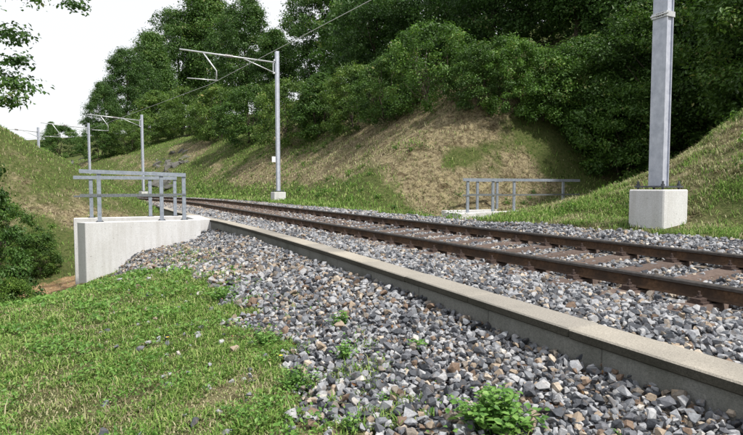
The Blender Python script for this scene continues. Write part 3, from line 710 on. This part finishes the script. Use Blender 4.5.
# far side of the ravine and the left hill
N = 120000
s = rng.uniform(16.0, 45, N); v = rng.uniform(-22, 2.6, N); x, y = pos2(s, v); z = height(x, y); g = np.clip(green_amount(x, y), 0, 1)
vis, px, py, dep = in_view(x, y, z, 20)
keep = vis & (rng.uniform(0, 1, N) < np.clip(.6 + .5 * fbm(x, y, 1.2, 3, 21), .2, 1) * (1 - np.clip(soil_amount(x, y) * 1.3, 0, .92))) & ~((s < 17.6) & (v > -.9))
x, y, z, g, dep = x[keep], y[keep], z[keep], g[keep], dep[keep]; n_ = len(x)
dry = (rng.uniform(0, 1, n_) > sm(.25, .7, g + .2 * fbm(x, y, .9, 2, 23))).astype(float)
hill_g = obj('hill_grass', blades('hill_grass', np.stack([x, y, z + CAMZ - .01], -1), rng.uniform(.09, .22, n_), rng.uniform(.012, .025, n_), rng.uniform(0, 1, n_), dry, rng, .7, .5), M['blade'])
tag(hill_g, 'green and straw coloured grass on the left hill beyond the culvert', 'grass', kind='stuff')

# ------------------------------------------------------------------ trees and shrubs
def foliage_mesh(name, centers, crad, per, L, rng, flat=.75, tone=None):
    """leaf-sized faces in clumps round the given centres"""
    n = len(centers) * per
    cc = np.repeat(centers, per, 0); rr = np.repeat(crad, per)
    d = rand_dirs(n, rng); rad_ = np.clip(np.abs(rng.normal(.72, .32, n)), 0, 1.5)
    off = d * (rr * rad_)[:, None]; off[:, 2] *= flat
    C = cc + off
    nr = d * .8 + rand_dirs(n, rng) * .75 + np.array([0, 0, .55]); nr /= np.linalg.norm(nr, axis=1)[:, None]
    td = np.cross(nr, rand_dirs(n, rng)); td /= np.linalg.norm(td, axis=1)[:, None] + 1e-9
    ln = L * np.exp(rng.normal(0, .25, n))
    tn = np.clip(np.repeat(rng.uniform(.1, .75, len(centers)) if tone is None else tone, per) + rng.normal(0, .18, n), 0, 1)
    return leaf_mesh(name, C, ln, ln * .58, nr, td, tn)
def crown_points(n, R_, H_, rng, base=0.12, pointed=1.0, lobes=5):
    """clump centres: uneven outline from random lobes, biased to the outer shell"""
    lob = rng.uniform(0, 6.283, lobes); la = rng.uniform(.12, .38, lobes); lh = rng.uniform(.2, .9, lobes); out = []
    while len(out) < n:
        h = rng.uniform(0, 1) ** .9; a = rng.uniform(0, 6.283)
        prof = (max(0.0, 1 - ((h - .38) / (.64 if h > .38 else .52)) ** 2)) ** (.55 * pointed)
        k = .82 + sum(A_ * max(0, math.cos(a - l_)) ** 3 * math.exp(-((h - q) / .22) ** 2) for l_, A_, q in zip(lob, la, lh)) + rng.normal(0, .06)
        rr = R_ * prof * k * rng.uniform(0.25, 1) ** .45
        out.append((rr * math.cos(a), rr * math.sin(a), H_ * (base + (1 - base) * h)))
    return np.array(out)
def limbs_mesh(name, H_, R_, rng, trunk_r, n_limb, base, stems=1):
    bm = bmesh.new()
    for q in range(stems):
        a = rng.uniform(0, 6.283); sp = 0 if stems == 1 else R_ * .35
        top = Vector((math.cos(a) * sp, math.sin(a) * sp, H_ * .82)); pts = [Vector((math.cos(a) * sp * .12, math.sin(a) * sp * .12, -.5))]
        for k in range(1, 6): pts.append(pts[0].lerp(top, k / 5) + Vector((rng.normal(0, .02) * H_, rng.normal(0, .02) * H_, 0)) * (k < 5))
        add_tube(bm, pts, [trunk_r * (1.15 - .95 * k / 5) for k in range(6)], 7)
        for k in range(n_limb):
            f = rng.uniform(max(base, .15), .75); p0 = pts[0].lerp(top, f); b = rng.uniform(0, 6.283); l_ = R_ * rng.uniform(.5, .9) * (1.1 - .5 * f)
            d = Vector((math.cos(b), math.sin(b), rng.uniform(.35, .9)))
            p1 = p0 + d * l_ * .5 + Vector((0, 0, -.05 * l_)); p2 = p0 + d * l_ + Vector((0, 0, .1 * l_))
            r0 = trunk_r * (.55 - .35 * f); add_tube(bm, [p0, p1, p2], [r0, r0 * .6, r0 * .2], 5)
    return bm_mesh(name, bm, smooth=True)
TREE, BUSH = [], []
for k in range(4):                                               # broadleaf trees, 11 m
    r_ = np.random.default_rng(300 + k); R_ = [3.4, 3.0, 3.7, 2.7][k]
    c = crown_points(250, R_, 11, r_, [.16, .12, .2, .1][k], [1.0, 1.3, .8, 1.4][k], 7)
    core = crown_points(70, R_ * .62, 10.2, r_, [.2, .16, .24, .14][k] , 1.0, 5)
    c = np.concatenate([c, core]); me = foliage_mesh('crown', c, r_.uniform(.42, .85, len(c)), 140, .165, r_); me.materials.append(M['leaf'])
    tm = limbs_mesh('trunk', 11, R_, r_, .19, 9, .22); tm.materials.append(M['bark']); TREE.append((me, tm))
for k in range(5):                                               # shrubs, 4 m
    r_ = np.random.default_rng(400 + k); R_ = [2.3, 2.0, 2.6, 1.7, 2.2][k]
    c = crown_points(160, R_, 4, r_, .04, [.8, 1.0, .7, 1.2, .9][k], 6); c[:, 2] = np.maximum(c[:, 2], .25)
    me = foliage_mesh('foliage', c, r_.uniform(.22, .48, len(c)), 140, .105, r_); me.materials.append(M['leaf'])
    tm = limbs_mesh('stems', 4, R_, r_, .05, 3, .15, 4); tm.materials.append(M['bark']); BUSH.append((me, tm))
r_ = np.random.default_rng(500); c = []                          # conifer-like bush: drooping tiers
for tier in range(9):
    h = .3 + tier * .33; rr = 1.25 * (1 - tier / 10)
    for q in range(14 - tier): 
        a = r_.uniform(0, 6.283); f = r_.uniform(.35, 1); c.append((rr * f * math.cos(a), rr * f * math.sin(a), h - .18 * f + r_.normal(0, .05)))
c = np.array(c); me = foliage_mesh('foliage', c, r_.uniform(.16, .3, len(c)), 170, .075, r_, .5); me.materials.append(M['leaf'])
tm = limbs_mesh('stems', 3.3, .8, r_, .06, 8, .12, 1); tm.materials.append(M['bark']); FIR = (me, tm)

def plant(kind, proto, px, py, top, label, tint=(1, 1, 1), wide=1.0, seed=0, at=None, hgt=None):
    p = hit(px, py) if at is None else np.array(at, float)
    if at is not None: p[2] = float(height(p[0], p[1]))
    base_h = {'tree': 11.0, 'shrub': 4.0, 'fir': 3.3}[kind]
    H_ = hgt if hgt else (py - top) / FPX * p[1]
    k = H_ / base_h
    nm = {'tree': 'broadleaf_tree', 'shrub': 'leafy_shrub', 'fir': 'young_conifer'}[kind]
    grp = {'tree': 'trees on the wooded slope', 'shrub': 'shrubs along the slopes', 'fir': 'young conifers'}[kind]
    t = thing(nm, label, {'tree': 'tree', 'shrub': 'shrub', 'fir': 'conifer'}[kind], (p[0], p[1], p[2] + CAMZ - (.45 if kind == 'shrub' and at is None else .06)), random.Random(seed * 7 + int(px)).uniform(0, 6.28), grp)
    t.scale = (k * wide, k * wide, k)
    a = obj('crown' if kind == 'tree' else 'foliage', proto[0], None, t); b = obj('trunk' if kind == 'tree' else 'stems', proto[1], None, t)
    a.color = (*tint, 1)
    return t
DK, MD, LT, OL, FR = (.92, .97, .88), (1.15, 1.15, 1.0), (1.35, 1.35, 1.1), (1.7, 1.45, 1.25), (1.5, 1.5, 1.15)
# shrubs on top of the cutting, from left to right
SH = [(142, 147, 114, 4, OL, 1.2, 'small olive shrub on the slope rim right behind the tallest distant mast'),
      (173, 134, 104, 1, OL, 1.2, 'small olive shrub on the slope rim right of the rocky outcrop top'),
      (206, 135, 96, 3, OL, 1.3, 'olive shrub at the slope rim between two larger shrubs, below the cantilever'),
      (62, 158, 124, 0, MD, 1.1, 'low green shrub just right of the farthest mast'),
      (100, 158, 122, 1, MD, 1.1, 'green shrub filling the gap behind the middle distant mast'),
      (128, 152, 118, 2, OL, 1.1, 'green shrub left of the tallest distant mast'),
      (158, 138, 92, 3, OL, 1.4, 'olive shrub above the rocky outcrop'),
      (188, 136, 88, 0, OL, 1.1, 'olive shrub at the slope top, below the cantilever tip'),
      (222, 138, 84, 4, OL, 1.1, 'shrub at the slope top, below the registration arm'),
      (250, 142, 84, 1, MD, 1.1, 'green shrub directly left of the mast with the cantilever'),
      (290, 142, 78, 2, OL, 1.0, 'olive shrub directly right of the mast with the cantilever'),
      (322, 136, 72, 3, MD, 1.15, 'green shrub second to the right of the cantilever mast'),
      (356, 128, 62, 0, OL, 1.0, 'brownish green shrub left of the big rounded bush'),
      (388, 118, 52, 4, MD, 1.0, 'shrub leaning against the left side of the big rounded bush'),
      (432, 107, 22, 2, LT, 1.0, 'big rounded bright green bush at the top of the dry slope'),
      (478, 103, 38, 1, MD, 1.0, 'shrub right of the big rounded bush'),
      (508, 108, 32, 0, FR, .9, 'fresh green shrub above the right part of the dry slope'),
      (545, 117, 40, 4, FR, 1.0, 'fresh green shrub above the end of the long railing'),
      (580, 126, 34, 1, MD, 1.0, 'leafy shrub at the upper rim of the gully'),
      (604, 165, 70, 3, FR, 1.0, 'shrub hanging down the left side of the gully'),
      (626, 178, 78, 2, LT, .9, 'shrub at the foot of the gully left of the near mast'),
      (648, 172, 60, 0, LT, .9, 'shrub in the gully right behind the near mast'),
      (690, 138, 50, 4, LT, 1.0, 'shrub right of the near mast above the grass hill'),
      (547, 45, 8, 4, MD, 1.5, 'shrub high on the hillside above the rim of the gully'),
      (728, 112, 30, 1, OL, 1.0, 'yellowish shrub at the right edge above the grass hill')]
for q, (px, py, top, k, tint, wd, lab) in enumerate(SH): plant('shrub', BUSH[k], px, py, top, lab, tint, wd, q)
# shrubs in the ravine at the left
def at_d(px, dist): d_ = ray(px, HOR); return (d_[0] * dist, dist, 0)
plant('fir', FIR, 0, 0, 0, 'dark young conifer at the left edge in the ravine', (1.05, 1.1, 1.0), .68, 3, at_d(-14, 13.0), 4.8)
plant('shrub', BUSH[1], 0, 0, 0, 'low light green shrub in the ravine below the young conifer', (1.8, 1.6, 1.1), .8, 4, at_d(10, 12.8), 1.5)
plant('shrub', BUSH[3], 0, 0, 0, 'low scrubby shrub on the ravine side left of the concrete wall', (1.2, 1.15, .85), 1.1, 5, at_d(40, 17.5), 1.3)
plant('shrub', BUSH[4], 0, 0, 0, 'low shrub on the ravine floor at the left edge', (1.3, 1.3, .95), 1.0, 6, at_d(-6, 17.5), 2.2)
# wood on the slope above
TR = [(52, 150, 122, 3, MD, 1.0, 'small far tree at the left end of the wood'),
      (104, 146, 84, 1, DK, 1.0, 'tree at the left end of the high wood above the distant masts'),
      (128, 140, 52, 0, DK, .9, 'tall tree second from the left in the high wood'),
      (154, 132, 36, 3, MD, 1.0, 'tall tree third from the left in the high wood'),
      (180, 126, 14, 2, DK, .9, 'broad dark tree behind the tip of the cantilever'),
      (210, 122, -6, 1, MD, 1.0, 'tall tree reaching the top of the picture against the sky'),
      (246, 118, 2, 0, DK, .9, 'tall tree behind the cantilever mast, right of the sky-high one'),
      (276, 112, 32, 3, DK, 1.2, 'small dark tree just right of the cantilever mast top'),
      (322, 104, -20, 2, DK, .9, 'dark tree at the right edge of the open sky')]
for q, (px, py, top, k, tint, wd, lab) in enumerate(TR): plant('tree', TREE[k], px, py, top, lab, tint, wd, q)
T2 = [(24.5, 20, 9.5, 0, 'dark tree right behind the shrubs to the right of the big rounded bush'), (20.5, 22, 10, 1, 'dark tree high above the right end of the long railing'),
      (17.0, 27, 9.0, 2, 'dark tree in the back row right of the near mast'), (22.0, 29, 11, 3, 'tall dark tree in the back row just left of the near mast'),
      (13.0, 23.5, 9.0, 0, 'dark tree in the upper right corner'), (9.6, 18.6, 8.0, 1, 'tree whose crown shows at the right border above the grass hill'),
      (30.0, 21, 10, 2, 'dark tree rising straight behind the big rounded bush'), (18.6, 23.0, 9.0, 3, 'dark tree in the gap between the leafy gully rim and the near mast'), (15.2, 21.5, 8.0, 0, 'dark tree standing straight behind the near mast'), (34.5, 19, 9.0, 0, 'dark tree where the wire leaves the picture top')]
for q, (s, v, h, k, lab) in enumerate(T2):
    x, y = pos2(s, v); plant('tree', TREE[k], 0, 0, 0, lab, [(.8, .88, .84), (.92, .98, .86), (1.1, 1.1, .9)][q % 3], 1.0, q + 40, (float(x), float(y), 0), h)
# the rest of the wood, one mass behind those
rng = np.random.default_rng(77); cs, cr = [], []
for q in range(84):
    s = rng.uniform(-4, 58); v = rng.uniform(23 if s < 33 else 19, 36); x, y = pos2(s, v); zb = float(height(x, y))
    if float(x) / float(y) < -.06: continue                    # the wood ends where the sky opens
    pts = crown_points(46, 3.2, rng.uniform(9, 13), rng, .08, 1.0)
    cs.append(pts + np.array([float(x), float(y), zb + CAMZ])); cr.append(rng.uniform(.6, 1.1, len(pts)))
fw_me = foliage_mesh('woodland', np.concatenate(cs), np.concatenate(cr), 42, .34, rng)
wood = obj('woodland', fw_me, M['leaf']); wood.color = (.85, .92, .84, 1)
tag(wood, 'dark dense wood behind the front row of trees', 'wood', kind='stuff')
rng = np.random.default_rng(91); cs = []
while len(cs) < 190:
    s = rng.uniform(3, 48); v = rng.uniform(8.3, 17); x, y = pos2(s, v)
    if rng.uniform() < .12 + 1.2 * float(np.clip(green_amount(x, y) - .35, 0, 1)): cs.append((float(x), float(y), float(height(x, y)) + CAMZ + .07))
sw = obj('slope_weeds', foliage_mesh('slope_weeds', np.array(cs), rng.uniform(.10, .34, len(cs)), 70, .065, rng, .7), M['leaf'])
sw.color = (1.5, 1.5, 1.1, 1); tag(sw, 'small leafy weeds dotted over the dry cutting slope', 'weeds', kind='stuff')
s = rng.uniform(1.2, 12, 420); v = rng.uniform(.9, 2.6, 420); x, y = pos2(s, v); nr = rand_dirs(420, rng, 1.5); td = np.cross(nr, rand_dirs(420, rng)); td /= np.linalg.norm(td, axis=1)[:, None]
L = rng.uniform(.015, .04, 420); 
ll = np.stack([x, y, height(x, y) + CAMZ + rng.uniform(.02, .035, 420)], -1)
tag(obj('leaf_litter', leaf_mesh('leaf_litter', ll, L, L * .5, nr, td, rng.uniform(0, 1, 420)), M['litter'], gb), kind='stuff')
# overhanging tree at the left edge: its crown reaches into the picture
r_ = np.random.default_rng(613); c = crown_points(230, 3.3, 12.5, r_, .44, .8, 6)
c[:, 2] -= .10 * np.hypot(c[:, 0], c[:, 1])
me = foliage_mesh('crown', c, r_.uniform(.25, .5, len(c)), 190, .085, r_, .5); me.materials.append(M['leaf'])
tm = limbs_mesh('trunk', 12.5, 2.8, r_, .16, 12, .58); tm.materials.append(M['bark'])
TH = plant('tree', (me, tm), 0, 0, 0, 'tree whose branch tips hang into the top left corner', (.85, .92, .8), 1.0, 9, (-9.8, 9.2, 0), 12.5)

# rock outcrop beside the track
rk_me = []
for k in range(14):
    me = np_mesh('rock', PROTO[k][0], PROTO[k][1]); me.materials.append(M['rock']); rk_me.append(me)
def rock(x0, x1, y0, y1, n, size, label, seed):
    r_ = np.random.default_rng(seed); c0 = hit((x0 + x1) / 2, y1)
    t_ = thing('rock_outcrop', label, 'rock', (c0[0], c0[1], c0[2] + CAMZ), 0, 'rocks in the cutting')
    Rm = rotmats(n, r_, .3)
    for q in range(n):
        p = hit(r_.uniform(x0, x1), r_.uniform(y0, y1)) - c0; k = size * math.exp(r_.normal(0, .35))
        o = obj('rock', rk_me[int(r_.integers(0, 14))], None, t_)
        o.matrix_local = Matrix([list(Rm[q][r] * k) + [p[r] - (.5 * k if r == 2 else 0)] for r in range(3)] + [[0, 0, 0, 1]])
    return t_
rock(150, 176, 158, 186, 38, .62, 'grey rock outcrop in the cutting right of the tallest distant mast', 4)
rock(172, 192, 150, 168, 16, .5, 'upper grey rock of the outcrop, below the olive shrubs', 9)
rock(66, 86, 158, 164, 9, .5, 'small grey rock beside the middle distant mast', 6)

# ------------------------------------------------------------------ weeds and flowers on the gravel
def weed(px, py, H_, R_, label, n_stem, seed, leaf=.03, z_extra=0):
    p = hit(px, py, 1.2, 30); r_ = np.random.default_rng(seed)
    t = thing('weed_plant', label, 'weed', (p[0], p[1], p[2] + CAMZ), 0, 'weeds growing on the gravel')
    bm = bmesh.new(); C, Nn, Td, Ls = [], [], [], []
    for q in range(n_stem):
        a = r_.uniform(0, 6.283); sp = R_ * r_.uniform(.15, 1) ; hh = H_ * r_.uniform(.6, 1.05) * (1.1 - .45 * sp / R_)
        p0 = Vector((math.cos(a) * sp * .25, math.sin(a) * sp * .25, -.02)); p2 = Vector((math.cos(a) * sp, math.sin(a) * sp, hh)); p1 = p0.lerp(p2, .5) + Vector((0, 0, hh * .15))
        add_tube(bm, [p0, p1, p2], [.0028, .0022, .001], 4)
        k_n = max(5, int(hh / .012))
        for k in range(k_n):
            f = .15 + .85 * k / (k_n - 1); pt = p0.lerp(p1, f * 2) if f < .5 else p1.lerp(p2, f * 2 - 1)
            b = k * 2.4 + r_.uniform(-.4, .4); d = np.array([math.cos(b), math.sin(b), r_.uniform(-.1, .45)]); d /= np.linalg.norm(d)
            L = leaf * r_.uniform(.7, 1.25) * (1.1 - .45 * f); C.append(np.array(pt) + d * L * .6); Td.append(d); Ls.append(L)
            nn = np.array([0, 0, 1.0]) + r_.normal(0, .3, 3); nn -= d * nn.dot(d); Nn.append(nn / np.linalg.norm(nn))
    obj('stems', bm_mesh('stems', bm), M['weed_leaf'], t)
    C, Nn, Td, Ls = map(np.array, (C, Nn, Td, Ls))
    b = np.cross(Nn, Td); V, Fc = [], []                         # six-point folded leaf
    prof = [(-.5, 0, 0), (-.15, .30, .10), (.22, .24, .08), (.5, 0, -.05), (.22, -.24, .08), (-.15, -.30, .10)]
    for a_, w_, l_ in prof: V.append(C + Td * (Ls * a_)[:, None] + b * (Ls * w_)[:, None] + Nn * (Ls * l_)[:, None])
    V = np.stack(V, 1).reshape(-1, 3); o_ = (np.arange(len(C)) * 6)[:, None, None]
    Fc = (np.array([[0, 1, 2], [0, 2, 3], [0, 3, 4], [0, 4, 5]])[None] + o_).reshape(-1, 3)
    lf = obj('leaves', np_mesh('leaves', V, Fc, True, {'rnd': np.repeat(r_.uniform(0, 1, len(C)), 6)}), M['weed_leaf'], t)
    return t
weed(497, 432, .21, .25, 'bushy bright green weed on the gravel at the bottom edge', 44, 1, .055)
weed(345, 360, .14, .10, 'small upright weed in the middle of the gravel bank', 16, 2, .042)
weed(340, 327, .14, .10, 'small weed on the gravel farther up, towards the low wall', 16, 3, .042)
weed(417, 349, .06, .10, 'flat green weed with spread leaves on the gravel', 16, 4, .05)
weed(352, 430, .09, .10, 'leafy weed at the bottom edge beside the grass', 12, 5, .034)
weed(383, 402, .05, .06, 'tiny weed on the gravel between two larger ones', 6, 6, .026)
weed(300, 388, .14, .17, 'thick dark green weed clump where grass meets gravel', 34, 7, .032)
weed(265, 345, .13, .19, 'broad weed clump at the grass edge, middle of the picture', 34, 8, .034)
weed(222, 300, .16, .24, 'weed clump at the upper end of the grass edge', 30, 9, .042)
weed(150, 275, .12, .28, 'low grass-green weed patch in front of the concrete wall', 26, 10, .05)
weed(620, 432, .03, .04, 'tiny weed among stones at the bottom right', 5, 11, .02)
for px, py, lab in ((167, 348, 'yellow flower in the middle of the grass'), (280, 368, 'yellow flower near the gravel edge of the grass')):
    p = hit(px, py, 1.2, 20); t = thing('yellow_flower', lab, 'flower', (p[0], p[1], p[2] + CAMZ), 0, 'yellow flowers in the grass')
    obj('stem', tube_me('stem', [(0, 0, -.01), (.004, .002, .05), (.006, 0, .085)], .0016, 5), M['weed_leaf'], t)
    bm = bmesh.new(); cv = bm.verts.new((.006, 0, .086))
    for q in range(14):
        a = q * 6.283 / 14; b = a + .36; r1 = .015 if q % 2 else .012
        bm.faces.new((cv, bm.verts.new((.006 + r1 * math.cos(a), r1 * math.sin(a), .09)), bm.verts.new((.006 + r1 * math.cos(b), r1 * math.sin(b), .09))))
    obj('petals', bm_mesh('petals', bm), M['petal'], t)
